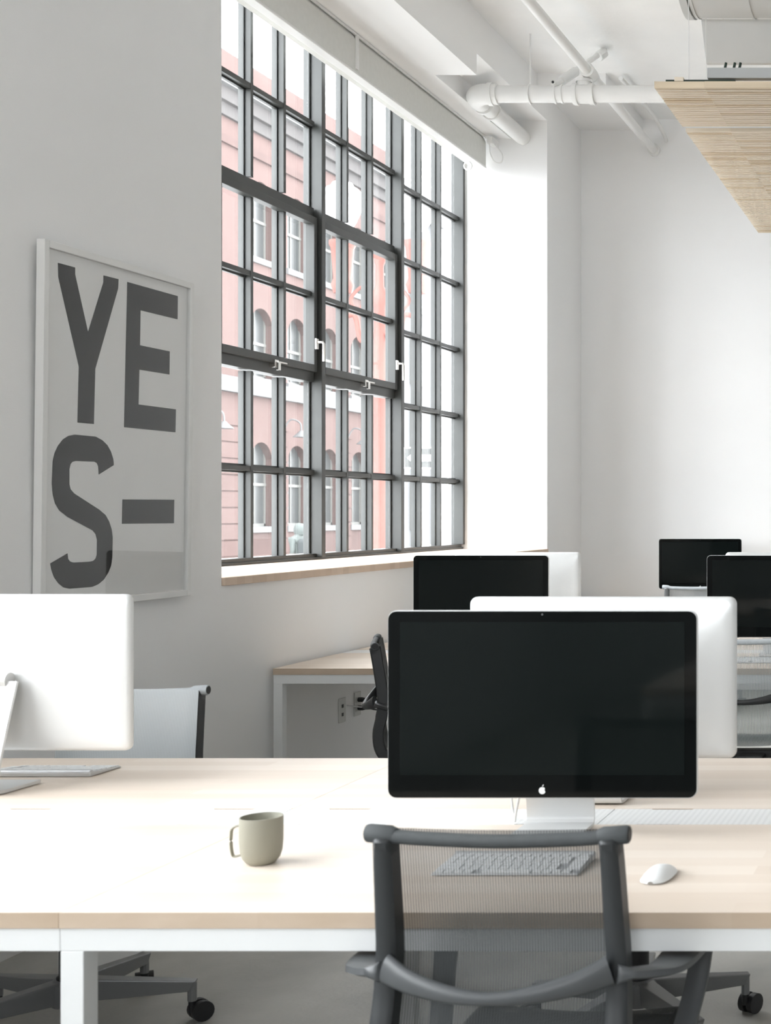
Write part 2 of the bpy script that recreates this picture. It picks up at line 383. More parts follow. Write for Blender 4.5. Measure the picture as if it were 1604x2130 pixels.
for k, (a, b) in enumerate(WINDOWS[1:], 2):          # the windows further back along the wall
    w = struct(bpy.data.objects.new('window_%d' % k, None)); COL.objects.link(w)
    m = MB(); m.box(XG-0.09, XG, a, b, SILL, SILL+0.04); m.box(XG-0.09, XG, a, b, HEAD-0.045, HEAD)
    m.box(XG-0.09, XG, a, a+0.035, SILL+0.04, HEAD-0.045); m.box(XG-0.09, XG, b-0.035, b, SILL+0.04, HEAD-0.045)
    m.build('outer_frame', 'steel_frame', w)
    for q in range(1, 12):
        y = a+(b-a)*q/12; t = 0.035 if q % 3 == 0 else 0.013
        MB().box(XG-0.08, XG, y-t, y+t, SILL+0.04, HEAD-0.045).build('mullion' if q % 3 == 0 else 'muntin', 'steel_frame', w)
    for z in ROWS_FIX[1:-1]: MB().box(XG-0.078, XG-0.002, a+0.035, b-0.035, z-0.013, z+0.013).build('muntin', 'steel_frame', w)

# ------------------------------------------------------------------ roller blind at the window head
bl = thing('roller_blind', 'long white roller blind rolled up along the head of the steel window', 'blind', (-3.49, 7.8, 3.97))
ya, yb = 5.64-7.8, 9.93-7.8
prof = [(0.0, 0.012), (0.0, 0.20), (-0.02, 0.235), (-0.11, 0.235), (-0.11, 0.012)]
m = MB(); n = len(prof)
m.prism(prof, lambda u, v, d: (u, d, v), ya, yb); m.build('blind_fabric', 'blind', bl, smooth=35)
MB().box(-0.055, 0.006, ya, yb, 0.0, 0.016).build('bottom_bar', 'white_plastic', bl, bevel=0.004)
MB().box(0.0, 0.006, ya, yb, 0.222, 0.236).build('head_rail', 'white_plastic', bl)
MB().box(-0.002, 0.010, -0.02, 0.012, 0.03, 0.236).build('bracket', 'white_plastic', bl, bevel=0.003)
m = MB(); m.box(0.03, 0.075, 2.06, 2.19, 0.17, 0.22)
m.build('chain_bracket', 'white_plastic', bl, bevel=0.004)
m = MB(); m.tube(smooth_path([(0.05, 2.07, 0.18), (0.06, 2.05, 0.1), (0.09, 2.06, 0.035), (0.13, 2.08, 0.035), (0.13, 2.1, 0.1), (0.07, 2.1, 0.18)]), 0.004, 8)
m.build('bead_chain', 'white_plastic', bl, smooth=60)
m = MB(); m.tube([(-0.06+0.028*math.cos(t/12*6.283), 2.13-0.2, -0.03+0.028*math.sin(t/12*6.283)) for t in range(13)], 0.006, 8)
m.build('pull_ring', 'white_plastic', bl, smooth=60)

# ------------------------------------------------------------------ pipes under the ceiling
pipe = thing('drain_pipe', 'thick white painted pipe under the ceiling with an elbow at the window wall', 'pipe', (-3.24, 8.96, 4.219))
arc = [(0.10-0.10*math.sin(t/8*math.pi/2), 0.10-0.10*math.cos(t/8*math.pi/2), 0) for t in range(9)]
MB().tube([(6.2, 0, 0), (0.16, 0, 0)], 0.056, 24).build('pipe_run', 'pipe', pipe, smooth=40)
MB().tube([(0.17, 0, 0)]+arc+[(0, 0.17, 0)], 0.068, 24).build('elbow', 'pipe', pipe, smooth=40)
MB().tube([(0, 0.16, 0), (0, 1.035, 0)], 0.056, 24).build('pipe_run', 'pipe', pipe, smooth=40)
def ring(x, w, r): return MB().tube([(x-w/2, 0, 0), (x+w/2, 0, 0)], r, 24).build('coupling', 'pipe', pipe, smooth=40)
ring(0.125, 0.03, 0.076); ring(0.555, 0.014, 0.062); ring(0.60, 0.014, 0.062)
ring(0.745, 0.125, 0.063); ring(0.69, 0.028, 0.073); ring(0.80, 0.03, 0.071)
MB().tube([(0, 0.36, 0), (0, 0.385, 0)], 0.066, 24).build('coupling', 'pipe', pipe, smooth=40)
MB().tube([(0, 0.20, 0), (0, 0.23, 0)], 0.072, 24).build('coupling', 'pipe', pipe, smooth=40)
MB().tube([(0.745, 0, 0.05), (0.745, 0, 0.096)], 0.045, 20).build('tee_neck', 'pipe', pipe, smooth=40)
MB().tube([(0.745, 0, 0.078), (0.745, 0, 0.096)], 0.055, 20).build('coupling', 'pipe', pipe, smooth=40)
hg = thing('pipe_hanger', 'thin white threaded rod with a loop round the thick pipe', 'hanger', (-2.853, 8.96, 4.219))
MB().tube([(0, 0, 0.06), (0, 0, H-4.219)], 0.006, 8).build('rod', 'pipe', hg, smooth=40)
MB().tube([(0, 0.062*math.cos(t/20*6.283), 0.062*math.sin(t/20*6.283)) for t in range(21)], 0.005, 8).build('loop', 'pipe', hg, smooth=60)
sp = thing('sprinkler_pipe', 'thinner white pipe running under the ceiling across the thick pipe', 'pipe', (-2.465, 8.96, 4.366))
MB().tube([(0, -5.5, 0), (0, 1.93, 0)], 0.033, 16).build('pipe_run', 'pipe', sp, smooth=40)
MB().tube([(0, -0.06, 0), (0, 0.06, 0)], 0.048, 16).build('tee', 'pipe', sp, smooth=40)
MB().tube([(0, 0.08, 0), (0, 0.12, 0)], 0.043, 16).build('coupling', 'pipe', sp, smooth=40)
MB().tube([(0, 1.90, 0), (0, 1.94, 0)], 0.05, 16).build('wall_flange', 'pipe', sp, smooth=40)
BX = Vector((0.56, -0.03, 0.051))                     # sway brace clamped to the pipe
def bt(pts, r, n, nm, mt='pipe'): MB().tube([Vector(p)+BX for p in pts], r, n).build(nm, mt, pipe, smooth=40)
bt([(0, 0, 0.0), (0.25, 0.32, 0.345)], 0.018, 12, 'brace_strut')
bt([(0.035, 0.045, 0.046), (0.10, 0.128, 0.132)], 0.032, 12, 'brace_clamp')
bt([(0.215, 0.275, 0.284), (0.245, 0.313, 0.324)], 0.034, 8, 'ceiling_clamp')
bt([(0.0, -0.048, 0.005), (0.0, -0.005, 0.005)], 0.017, 14, 'bolt_socket')
bt([(0.0, -0.0495, 0.005), (0.0, -0.047, 0.005)], 0.009, 12, 'bolt_hole', 'black')
cd = thing('electrical_conduit', 'short bent white conduit where the far wall meets the ceiling', 'conduit', (-2.42, 10.5, 4.60))
MB().tube(smooth_path([(-0.03, -0.75, -0.02), (0, -0.1, -0.02), (0.03, 0.1, -0.06), (0.05, 0.33, -0.13), (0.05, 0.395, -0.16)]), 0.016, 10).build('conduit_tube', 'pipe', cd, smooth=50)

# ------------------------------------------------------------------ hanging slatted panels, duct and channel
ZP = 3.33
slat_a = MB().box(-0.1115, 0.1115, -0.0095, 0.0095, 0, 0.029).mesh('slat')
slat_b = MB().box(-1.118, 1.118, -0.0095, 0.0095, 0, 0.029).mesh('slat')
slat_a2 = slat_a.copy(); slat_b2 = slat_b.copy()
slat_a.materials.append(M['slat']); slat_b.materials.append(M['slat']); slat_a2.materials.append(M['slat_dark']); slat_b2.materials.append(M['slat_dark'])
def slat_panel(label, ya, yb, n):
    p = thing('slatted_ceiling_panel', label, 'ceiling panel', (0, ya, ZP))
    pitch = (yb-ya)/n
    for k in range(n):
        y = (k+0.5)*pitch
        for (me, me2, x) in ((slat_a, slat_a2, -1.248), (slat_b, slat_b2, -0.018)):
            jit = random.uniform(-0.0012, 0.0012)
            link('slat', me2 if random.random() < 0.22 else me, None, p, loc=(x, y, jit))
    for x in (-1.25, -0.6, 0.1, 0.9):
        MB().box(x-0.02, x+0.02, 0.005, yb-ya-0.005, 0.0305, 0.048).build('batten', 'slat', p)
    for x in (-1.225, 0.9):
        for y in ((0.1, yb-ya-0.1) if yb-ya < 1 else (0.3, yb-ya-0.3)):
            MB().tube([(x, y, 0.03), (x, y, H-ZP)], 0.0018, 6).build('wire', 'pipe', p)
    return p
p1 = slat_panel('narrow slatted pine ceiling panel below the grey steel channel', 6.0, 6.62, 19)
MB().box(-1.31, -1.0, 0.012, 0.05, 0.0305, 0.038).build('dark_strip', 'dark_green', p1)  # dark green strip along the front of the panel top
p2 = slat_panel('long slatted pine ceiling panel reaching towards the far wall', 6.69, 9.13, 74)
MB().box(-1.355, 1.1, -0.055, -0.012, 0.012, 0.03).build('edge_rail', 'white_metal', p2)
gb = thing('steel_channel', 'grey steel channel lying on top of the slatted panel', 'channel', (-1.126, 6.02, ZP+0.048))
MB().box(0, 2.2, 0, 0.04, 0, 0.047).build('channel_bar', 'greybar', gb, bevel=0.002)
for x in (0.075, 0.115, 0.14): MB().tube([(x, 0.02, 0.045), (x+0.006, 0.02, 0.075)], 0.006, 8).build('bolt', 'dark_green', gb, smooth=40)
du = thing('ventilation_duct', 'round white ribbed air duct hanging under the ceiling', 'duct', (-1.27, 6.42, 4.11))
MB().tube([(0, 0, 0), (4.2, 0, 0)], 0.30, 48).build('duct_body', 'duct', du, smooth=40)
for x in (0.012, 0.28, 0.56, 0.84, 1.12, 1.4): MB().tube([(x-0.006, 0, 0), (x+0.006, 0, 0)], 0.3045, 48).build('seam_ring', 'duct', du, smooth=40)
MB().tube([(-0.04, 0, 0), (-0.005, 0, 0)], 0.308, 48).build('end_collar', 'duct', du, smooth=40)
m = MB(); m.hexa([(0.02, 0.23, -0.455), (3.0, 0.23, -0.455), (3.0, 0.26, -0.455), (0.02, 0.26, -0.455)], [(0.02, 0.10, -0.285), (3.0, 0.10, -0.285), (3.0, 0.13, -0.285), (0.02, 0.13, -0.285)])
m.build('diffuser_plate', 'duct', du, bevel=0.002)
for x in (0.3, 2.6): MB().tube([(x, 0, 0.29), (x, 0, H-4.11)], 0.008, 8).build('hanger_rod', 'pipe', du)

# ------------------------------------------------------------------ framed poster
YP0, YP1, ZP0, ZP1 = 4.437, 5.305, 1.108, 2.338
po = thing('framed_poster', 'white framed typographic poster with huge black letters on the pale wall', 'poster', (XW, YP0, ZP0))
po.rotation_euler = (0, math.radians(0.7), 0)
W_, H_ = YP1-YP0, ZP1-ZP0
fw = 0.024
for (a, b, c, d) in ((0, fw, 0, H_), (W_-fw, W_, 0, H_), (fw, W_-fw, 0, fw), (fw, W_-fw, H_-fw, H_)):
    MB().box(0.004, 0.032, a, b, c, d).build('frame_bar', 'frame_white', po, bevel=0.0015)
MB().box(0.004, 0.016, fw, W_-fw, fw, H_-fw).build('poster_sheet', 'paper', po)
MB().box(0.0215, 0.0235, fw, W_-fw, fw, H_-fw).build('glazing', 'clear', po)
def pp(u, v):       # position on the poster sheet, metres from its lower corner
    x = 40+u/2.6636; y = 480+v/2.6636
    Y = 3.035*F/(PX-x); return (Y-YP0, CZ-(y-PY)/F*Y-ZP0)
LET = {'letter_y': [(205,177),(300,203),(300,240),(376,562),(458,285),(458,247),(541,268),(539,320),(418,765),(414,1070),(324,1062),(328,752),(208,255)],
 'letter_e': [(590,283),(870,362),(870,490),(665,440),(664,634),(829,668),(829,796),(662,769),(660,962),(867,989),(866,1116),(582,1088)],
 'letter_s': [(527,1298),(524,1265),(510,1222),(490,1187),(462,1160),(425,1140),(310,1129),(275,1136),(245,1155),(218,1190),(200,1230),(190,1275),(186,1400),(192,1460),(205,1510),(230,1550),(275,1585),(415,1660),(432,1680),(440,1712),(440,1795),(434,1815),(422,1828),(400,1833),(310,1838),(292,1832),(281,1818),(277,1787),(183,1843),(190,1880),(205,1920),(230,1954),(258,1976),(290,1983),(415,1973),(450,1958),(480,1932),(505,1892),(519,1855),(525,1810),(526,1700),(520,1655),(505,1610),(485,1575),(450,1545),(310,1455),(290,1432),(283,1405),(282,1320),(288,1292),(298,1280),(315,1275),(420,1279),(434,1287),(442,1305),(445,1350)],
 'hyphen_bar': [(578,1488),(864,1490),(864,1620),(577,1623)]}
for nm, pts in LET.items():
    MB().prism([pp(*q) for q in pts], lambda u, v, d: (d, u, v), 0.0155, 0.0172).build(nm, 'ink', po)

# ------------------------------------------------------------------ bench desks
DZ = 0.745                      # table height
def wood_top(parent, x0, x1, y0, y1, edge_front):
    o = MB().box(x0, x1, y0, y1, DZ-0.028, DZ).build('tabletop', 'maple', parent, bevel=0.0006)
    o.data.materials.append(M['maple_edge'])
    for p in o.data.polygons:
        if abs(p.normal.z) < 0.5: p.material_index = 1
    return o
def tray_section(parent, x0, x1, y0, y1):
    m = MB(); z = DZ-0.004
    d = 0.007; nx = [0.10, 0.20]
    w = x1-x0; g = 0.0015
    # plate outline with shallow notches on both long sides
    notch = [(x0+w*0.12, x0+w*0.24), (x0+w*0.76, x0+w*0.88)]
    lo = [(x0+g, y0)]; 
    for (a, b) in notch: lo += [(a-0.004, y0), (a, y0+d), (b, y0+d), (b+0.004, y0)]
    lo += [(x1-g, y0)]
    hi = [(x1-g, y1)]
    for (a, b) in reversed(notch): hi += [(b+0.004, y1), (b, y1-d), (a, y1-d), (a-0.004, y1)]
    hi += [(x0+g, y1)]
    m.prism(lo+hi, lambda u, v, dd: (u, v, dd), z-0.012, z+0.0035)
    return m.build('cable_tray_cover', 'tray', parent)
def leg(parent, x, y): return MB().box(x-0.02, x+0.02, y-0.02, y+0.02, 0, DZ-0.0685).build('leg', 'white_metal', parent, bevel=0.0015)
def bench(label, x0, x1, yf, right_legs=False, left_legs=True, group=None, double=True):
    """one module of a face-to-face bench; yf = front edge"""
    b = thing('bench_desk', label, 'desk', ((x0+x1)/2, yf, 0), 0, group)
    w = (x1-x0)/2
    wood_top(b, -w, w, 0, 0.655, 0)
    rz0, rz1 = DZ-0.0685, DZ-0.0285
    MB().box(-w, w, 0.004, 0.044, rz0, rz1).build('apron_rail', 'white_metal', b, bevel=0.0015)
    if double:
        wood_top(b, -w, w, 0.814, 1.459, 0)
        MB().box(-w, w, 1.415, 1.455, rz0, rz1).build('apron_rail', 'white_metal', b, bevel=0.0015)
        for k in range(2): tray_section(b, -w+k*w, -w+(k+1)*w, 0.6555, 0.8135)
        MB().box(-w+0.05, w-0.05, 0.67, 0.80, DZ-0.14, DZ-0.135).build('tray_floor', 'white_metal', b)
        ys = (0.024, 1.435)
    else:
        MB().box(-w, w, 0.60, 0.64, rz0, rz1).build('apron_rail', 'white_metal', b, bevel=0.0015)
        ys = (0.024, 0.62)
    xs = ([-w+0.02] if left_legs else [])+([w-0.02] if right_legs else [])
    for x in xs:
        for y in ys: leg(b, x, y)
        MB().box(x-0.02, x+0.02, ys[0]+0.02, ys[1]-0.02, rz0, rz1).build('cross_rail', 'white_metal', b)
    return b
J = [-3.035, -1.553, -0.05, 1.45]
Y1, Y2 = 2.322, 5.954
bench('maple bench desk with white steel legs, the module carrying the grey mug and lone display', J[0], J[1]-0.0005, Y1)
b2 = bench('maple bench desk with white steel frame carrying the two back-to-back displays, keyboard and mouse', J[1], J[2], Y1, True)
bench('maple bench desk with dark edge pushed against the wall below the window', J[0], J[1]-0.0005, Y2)
bench('maple bench desk in the second row, right of the wall desk', J[1], J[2], Y2, True)
b3 = bench('single maple desk standing along the far wall', -2.9, -0.9, YF-0.67, True, True, None, False)
b4 = bench('maple bench desk behind the viewer, mirrored in the dark screen', -1.24, 0.25-0.6, -1.07, True)

# ------------------------------------------------------------------ displays
def make_display():
    t = thing('display', 'display', 'display')
    w, h, zb = 0.65, 0.394, 0.09
    zc = zb+h/2
    # front at y = 0, body behind it (+y)
    m = MB(); R = []
    rings = [(0.000, 0.000), (0.010, 0.000), (0.0155, 0.003), (0.019, 0.010), (0.0245, 0.035), (0.030, 0.08), (0.034, 0.13), (0.036, 0.17)]
    n = None; vs = []
    for (y, ins) in rings:
        pts = rrect(w-2*ins, h-2*ins, min(0.018+ins*0.35, (h-2*ins)/2-0.002), 6); n = len(pts)
        vs += [(u, y+0.0012, zc+v) for (u, v) in pts]
    k = len(rings)
    fs = [(i*n+j, i*n+(j+1)%n, (i+1)*n+(j+1)%n, (i+1)*n+j) for i in range(k-1) for j in range(n)]
    fs += [tuple(range(n)), tuple((k-1)*n+j for j in range(n))]
    m.add(vs, fs); m.build('back_shell', 'alu', t, smooth=50)
    m = MB(); m.prism(rrect(w-0.003, h-0.003, 0.017, 6), lambda u, v, d: (u, d, zc+v), -0.0015, 0.0012); gl = m.build('front_glass', 'screen_glass', t)
    MB().box(-0.2985, 0.2985, -0.0019, -0.0015, zc-0.148, zc+0.173).build('screen_area', 'lcd', gl)
    # fruit-shaped mark on the lower bezel: bitten body and leaf
    body = []
    for q in range(40):
        a = 2*math.pi*q/40
        r = 1.0-0.10*math.exp(-((a-math.pi/2)/0.25)**2)-0.06*math.exp(-((a-3*math.pi/2)/0.22)**2)
        x, z = 0.0072*r*math.cos(a)*0.98, 0.0074*r*math.sin(a)
        dx, dz = x-0.0088, z-0.0012
        dd = math.hypot(dx, dz)
        if dd < 0.0042: x, z = 0.0088+dx/dd*0.0042, 0.0012+dz/dd*0.0042
        body.append((x, z))
    lg = MB(); zl = zb+0.0165
    lg.prism(body, lambda u, v, d: (u, d, zl+v), -0.0022, -0.0015)
    lg.prism([(0.0002, 0.0082), (0.0006, 0.0106), (0.0024, 0.0126), (0.0030, 0.0130), (0.0029, 0.0108), (0.0014, 0.0089)], lambda u, v, d: (u, d, zl+v), -0.0022, -0.0015)
    lg.build('logo', 'logo', gl)
    MB().tube([(0, -0.0021, zb+h-0.008), (0, -0.0014, zb+h-0.008)], 0.0022, 10).build('camera_dot', 'graphite_light', gl)
    # bent aluminium stand: foot runs forward, neck leans back up to the hinge
    path = [(0, -0.022, 0.006), (0, 0.05, 0.006), (0, 0.115, 0.0065), (0, 0.128, 0.013), (0, 0.131, 0.03), (0, 0.122, 0.08), (0, 0.098, 0.16), (0, 0.072, 0.24), (0, 0.062, 0.27)]
    P = smooth_path(path, 5)
    prof = [(-0.074, -0.004), (0.074, -0.004), (0.074, 0.004), (-0.074, 0.004)]
    m = MB(); vs = []
    for i, p in enumerate(P):
        t_ = (P[min(i+1, len(P)-1)]-P[max(i-1, 0)]).normalized(); nn = Vector((0, -t_.z, t_.y))
        for (a, b) in prof: vs.append(p+Vector((a, 0, 0))+nn*b)
    q = len(P); m.add(vs, [(i*4+j, i*4+(j+1)%4, (i+1)*4+(j+1)%4, (i+1)*4+j) for i in range(q-1) for j in range(4)]+[(0,1,2,3), tuple((q-1)*4+j for j in range(4))])
    m.build('stand', 'alu', t, smooth=40)
    MB().tube([(-0.05, 0.055, 0.272), (0.05, 0.055, 0.272)], 0.02, 16).build('hinge', 'alu_edge', t, smooth=40)
    return t
dp = make_display()
DISP = [
 ('black-screened display with silver logo facing the empty mesh chair', -0.8745, 2.826, 0.0),
 ('white-backed display seen from behind, standing directly behind the large dark screen', -0.869, 3.300, math.pi),
 ('silver-backed display seen from behind with its stand, below the framed poster', -2.412, 3.405, math.pi),
 ('dark-screened display on the wall desk below the window sill', -2.298, 6.47, 0.0),
 ('white-backed display standing back to back with the dark one on the wall desk', -2.288, 6.99, math.pi),
 ('dark-screened display in the second row in front of the grey mesh chair', -0.887, 6.47, 0.0),
 ('white-backed display peeking over the dark screen in the second row', -0.885, 6.99, math.pi),
 ('dark-screened display on the desk along the far wall', -2.03, 10.56, 0.0),
]
for i, (lab, x, y, rz) in enumerate(DISP):
    o = dp if i == 0 else copy_tree(dp)
    o.location = (x, y, DZ); o.rotation_euler = (0, 0, rz); tag(o, lab, 'display', 'displays on the bench desks')

# ------------------------------------------------------------------ keyboards
KW, KD = 0.279, 0.130
key_me = MB().box(-0.0078, 0.0078, -0.0075, 0.0075, 0, 0.0022).mesh('key'); key_me.materials.append(M['key'])
wide_me = MB().box(-0.0125, 0.0125, -0.0075, 0.0075, 0, 0.0022).mesh('wide_key'); wide_me.materials.append(M['key'])
space_me = MB().box(-0.046, 0.046, -0.0075, 0.0075, 0, 0.0022).mesh('space_bar'); space_me.materials.append(M['key'])
def make_keyboard():
    t = thing('keyboard', 'keyboard', 'keyboard')
    m = MB(); m.hexa([(-KW/2,-KD/2,0.001),(KW/2,-KD/2,0.001),(KW/2,KD/2,0.001),(-KW/2,KD/2,0.001)], [(-KW/2,-KD/2,0.005),(KW/2,-KD/2,0.005),(KW/2,KD/2,0.014),(-KW/2,KD/2,0.014)])
    m.build('body', 'key_base', t, bevel=0.002)
    MB().tube([(-KW/2+0.002, KD/2-0.008, 0.009), (KW/2-0.002, KD/2-0.008, 0.009)], 0.0088, 14).build('battery_tube', 'key_base', t, smooth=40)
    tilt = math.atan2(0.009, KD)
    for r in range(6):
        y = -KD/2+0.0115+r*0.0187; z = 0.005+(y+KD/2)*0.009/KD
        if r == 5: xs = [(-0.125+0.0192*k, key_me) for k in range(14)]; y -= 0.001
        elif r == 0: xs = [(-0.128+0.0187*k, key_me) for k in range(4)]+[(0.0, space_me)]+[(0.059+0.0187*k, key_me) for k in range(4)]
        elif r in (1, 2): xs = [(-0.1245, wide_me)]+[(-0.1035+0.0187*k, key_me) for k in range(11)]+[(0.1245, wide_me)]
        else: xs = [(-0.128+0.0187*k, key_me) for k in range(13)]+[(0.1245, wide_me)]
        for (x, me) in xs:
            k = link('space_bar' if me is space_me else 'key', me, None, t, loc=(x, y, z)); k.rotation_euler = (tilt, 0, 0)
    return t
kp = make_keyboard()
KB = [('slim white keyboard seen through the mesh of the empty chair', -0.862, 2.617, 0.0),
      ('slim white keyboard on the far side of the desk beside the silver-backed display', -2.405, 3.575, math.pi),
      ('slim white keyboard in front of the second-row dark screen', -0.90, 6.22, 0.0)]
for i, (lab, x, y, rz) in enumerate(KB):
    o = kp if i == 0 else copy_tree(kp)
    o.location = (x, y, DZ); o.rotation_euler = (0, 0, rz); tag(o, lab, 'keyboard', 'keyboards')

# ------------------------------------------------------------------ mouse
mo = thing('computer_mouse', 'low white computer mouse beside the black mesh chair', 'mouse', (-0.567, 2.545, DZ), math.radians(-4))
m = MB(); nu, nv = 20, 12; vs = []; fs = []
for i in range(nu+1):
    y = -0.057+0.114*i/nu
    hw = 0.0285*(1-abs(y/0.0575)**3.2)**0.42
    hw = max(hw, 0.004)
    top = 0.006+0.0165*(1-(y/0.06)**2)
    for j in range(nv+1):
        s = -1+2*j/nv
        vs.append((hw*s, y, 0.0035+(top-0.0035)*(1-abs(s)**2.6)))
for i in range(nu):
    for j in range(nv): fs.append((i*(nv+1)+j, i*(nv+1)+j+1, (i+1)*(nv+1)+j+1, (i+1)*(nv+1)+j))
m.add(vs, fs); m.build('shell', 'key', mo, smooth=70)
m = MB(); m.prism(rrect(0.042, 0.098, 0.0205, 6), lambda u, v, d: (u, v, d), 0.0, 0.0042); m.build('base', 'alu_edge', mo)

# ------------------------------------------------------------------ mug
mg = thing('coffee_mug', 'olive grey stoneware coffee mug with thin squared handle on the pale desk', 'mug', (-1.3725, 2.648, DZ), 0)
pr = [(0.0, 0.0), (0.022, 0.0), (0.0265, 0.003), (0.0335, 0.012), (0.0375, 0.025), (0.0392, 0.045), (0.0396, 0.09), (0.0392, 0.0925), (0.0368, 0.0925), (0.0362, 0.088), (0.0357, 0.045), (0.034, 0.026), (0.028, 0.012), (0.0, 0.008)]
MB().lathe(pr, 48).build('cup', 'mug', mg, smooth=50)
hp = smooth_path([(-0.034, 0, 0.0745), (-0.048, 0, 0.0735), (-0.0575, 0, 0.067), (-0.0595, 0, 0.055), (-0.0595, 0, 0.035), (-0.0565, 0, 0.0165), (-0.050, 0, 0.0135), (-0.033, 0, 0.0185)], 6)
MB().sweep(hp, [(0.005*math.cos(k/10*6.283), 0.0022*math.sin(k/10*6.283)) for k in range(10)], True, (0, 0, 1)).build('handle', 'mug', mg, smooth=60)

# ------------------------------------------------------------------ task chairs
BACK = [(-0.288, 0.905), (-0.280, 0.86), (-0.268, 0.78), (-0.258, 0.70), (-0.262, 0.63), (-0.275, 0.56), (-0.264, 0.49), (-0.218, 0.447), (-0.12, 0.425), (0, 0.42), (0.12, 0.425), (0.195, 0.425), (0.232, 0.402)]
def make_chair(rail, meshmat, roll, arms_mat, base_mat, base_rot):
    t = thing('task_chair', 'chair', 'chair')
    P = [Vector((0, a, b)) for (a, b) in [(p.y, p.z) for p in smooth_path([(0, a, b) for (a, b) in BACK], 5)]]
    n = len(P)
    for sx in (-1, 1):
        pts = []; sc = []
        for i, p in enumerate(P):
            f = i/(n-1); flare = 0.186+0.012*min(1, f*2.2)
            pts.append((sx*flare, p.y, p.z)); sc.append((0.9+0.25*min(1, f*2.2), 1.0))
        m = MB(); vs = []
        prof = [(-0.0165, -0.012), (-0.0165, 0.020), (-0.010, 0.026), (0.010, 0.026), (0.0165, 0.020), (0.0165, -0.012), (0.010, -0.016), (-0.010, -0.016)]
        for i in range(n):
            a = Vector(pts[max(i-1, 0)]); b = Vector(pts[min(i+1, n-1)]); tt = (b-a).normalized()
            nn = Vector((1, 0, 0)).cross(tt).normalized()      # points to the rear / below
            nn = -nn
            k = sc[i][0]
            for (u, v) in prof: vs.append(Vector(pts[i])+Vector((u*k, 0, 0))+nn*v*(0.75 if i == 0 else 1))
        q = len(prof); m.add(vs, [(i*q+j, i*q+(j+1)%q, (i+1)*q+(j+1)%q, (i+1)*q+j) for i in range(n-1) for j in range(q)]+[tuple(range(q)), tuple((n-1)*q+j for j in range(q))])
        m.build('side_rail', rail, t, smooth=45)
    m = MB(); vs = []; nx = 18
    for i, p in enumerate(P):
        f = i/(n-1); w = 0.200+0.014*min(1, f*2.2)
        tt = (P[min(i+1, n-1)]-P[max(i-1, 0)]).normalized(); fn = Vector((0, -tt.z, tt.y))*0.017      # towards the sitter
        p = p+fn
        for j in range(nx+1):
            s = -1+2*j/nx; vs.append((s*w, p.y-0.012*max(0, 1-(s/0.82)**2)*(1 if p.z > 0.5 else 0), p.z+0.002-0.012*max(0, 1-(s/0.82)**2)*(1 if p.z <= 0.5 else 0)))
    m.add(vs, [(i*(nx+1)+j, i*(nx+1)+j+1, (i+1)*(nx+1)+j+1, (i+1)*(nx+1)+j) for i in range(n-1) for j in range(nx)])
    m.build('suspension_mesh', meshmat, t, smooth=80)
    tb = smooth_path([(-0.172, -0.296, 0.902), (-0.12, -0.299, 0.899), (0, -0.302, 0.896), (0.12, -0.299, 0.899), (0.172, -0.296, 0.902)], 6)
    MB().tube(tb, 0.0115, 14).build('top_roll', roll, t, smooth=60)
    for sx in (-1, 1):
        MB().tube([(sx*0.168, -0.295, 0.9025), (sx*0.178, -0.294, 0.904), (sx*0.214, -0.291, 0.906), (sx*0.218, -0.291, 0.906)], 0.0155, 16, scales=[0.8, 1, 1, 0.9]).build('roll_end', roll, t, smooth=50)
        MB().tube([(sx*0.218, -0.291, 0.906), (sx*0.2195, -0.291, 0.906)], 0.0115, 14).build('end_cap', 'black', t, smooth=50)
    MB().tube([(-0.2, 0.228, 0.405), (0.2, 0.228, 0.405)], 0.012, 12).build('front_roll', roll, t, smooth=50)
    # crescent behind the lumbar that runs out into the two arms
    cr = smooth_path([(-0.186, -0.292, 0.683), (-0.14, -0.312, 0.668), (-0.07, -0.330, 0.655), (0, -0.336, 0.650), (0.07, -0.330, 0.655), (0.14, -0.312, 0.668), (0.186, -0.292, 0.683)], 6)
    k = len(cr); scs = [(1.0, 0.55+0.75*abs(2*i/(k-1)-1)**1.3) for i in range(k)]
    MB().sweep(cr, [(0.011*math.cos(a/14*6.283), 0.020*math.sin(a/14*6.283)) for a in range(14)], True, (0, 0, 1), scs).build('lumbar_crescent', arms_mat, t, smooth=60)
    for sx in (-1, 1):
        ap = smooth_path([(sx*0.195, -0.285, 0.675), (sx*0.235, -0.255, 0.668), (sx*0.262, -0.20, 0.660), (sx*0.268, -0.05, 0.654), (sx*0.262, 0.07, 0.646), (sx*0.252, 0.11, 0.615), (sx*0.245, 0.085, 0.53), (sx*0.225, 0.02, 0.44), (sx*0.20, -0.01, 0.415)], 6)
        kk = len(ap); up = []
        m = MB(); vs = []
        for i, p in enumerate(ap):
            tt = (ap[min(i+1, kk-1)]-ap[max(i-1, 0)]).normalized(); side = Vector((sx, 0, 0)); side = (side-tt*side.dot(tt)).normalized(); nn = tt.cross(side)
            f = i/(kk-1); wd = 0.020+0.016*math.exp(-((f-0.38)/0.2)**2); th = 0.009
            if i < 3: wd, th = 0.012+0.003*i, 0.016-0.002*i
            for (a, b) in [(-1, -0.6), (-0.6, -1), (0.6, -1), (1, -0.6), (1, 0.6), (0.6, 1), (-0.6, 1), (-1, 0.6)]: vs.append(p+side*a*wd+nn*b*th)
        m.add(vs, [(i*8+j, i*8+(j+1)%8, (i+1)*8+(j+1)%8, (i+1)*8+j) for i in range(kk-1) for j in range(8)]+[tuple(range(8)), tuple((kk-1)*8+j for j in range(8))])
        m.build('armrest', arms_mat, t, smooth=60)
    m = MB(); m.box(-0.19, 0.19, -0.035, 0.035, 0.355, 0.40); m.box(-0.06, 0.06, -0.11, 0.09, 0.335, 0.39); m.build('tilt_mechanism', arms_mat, t, bevel=0.012)
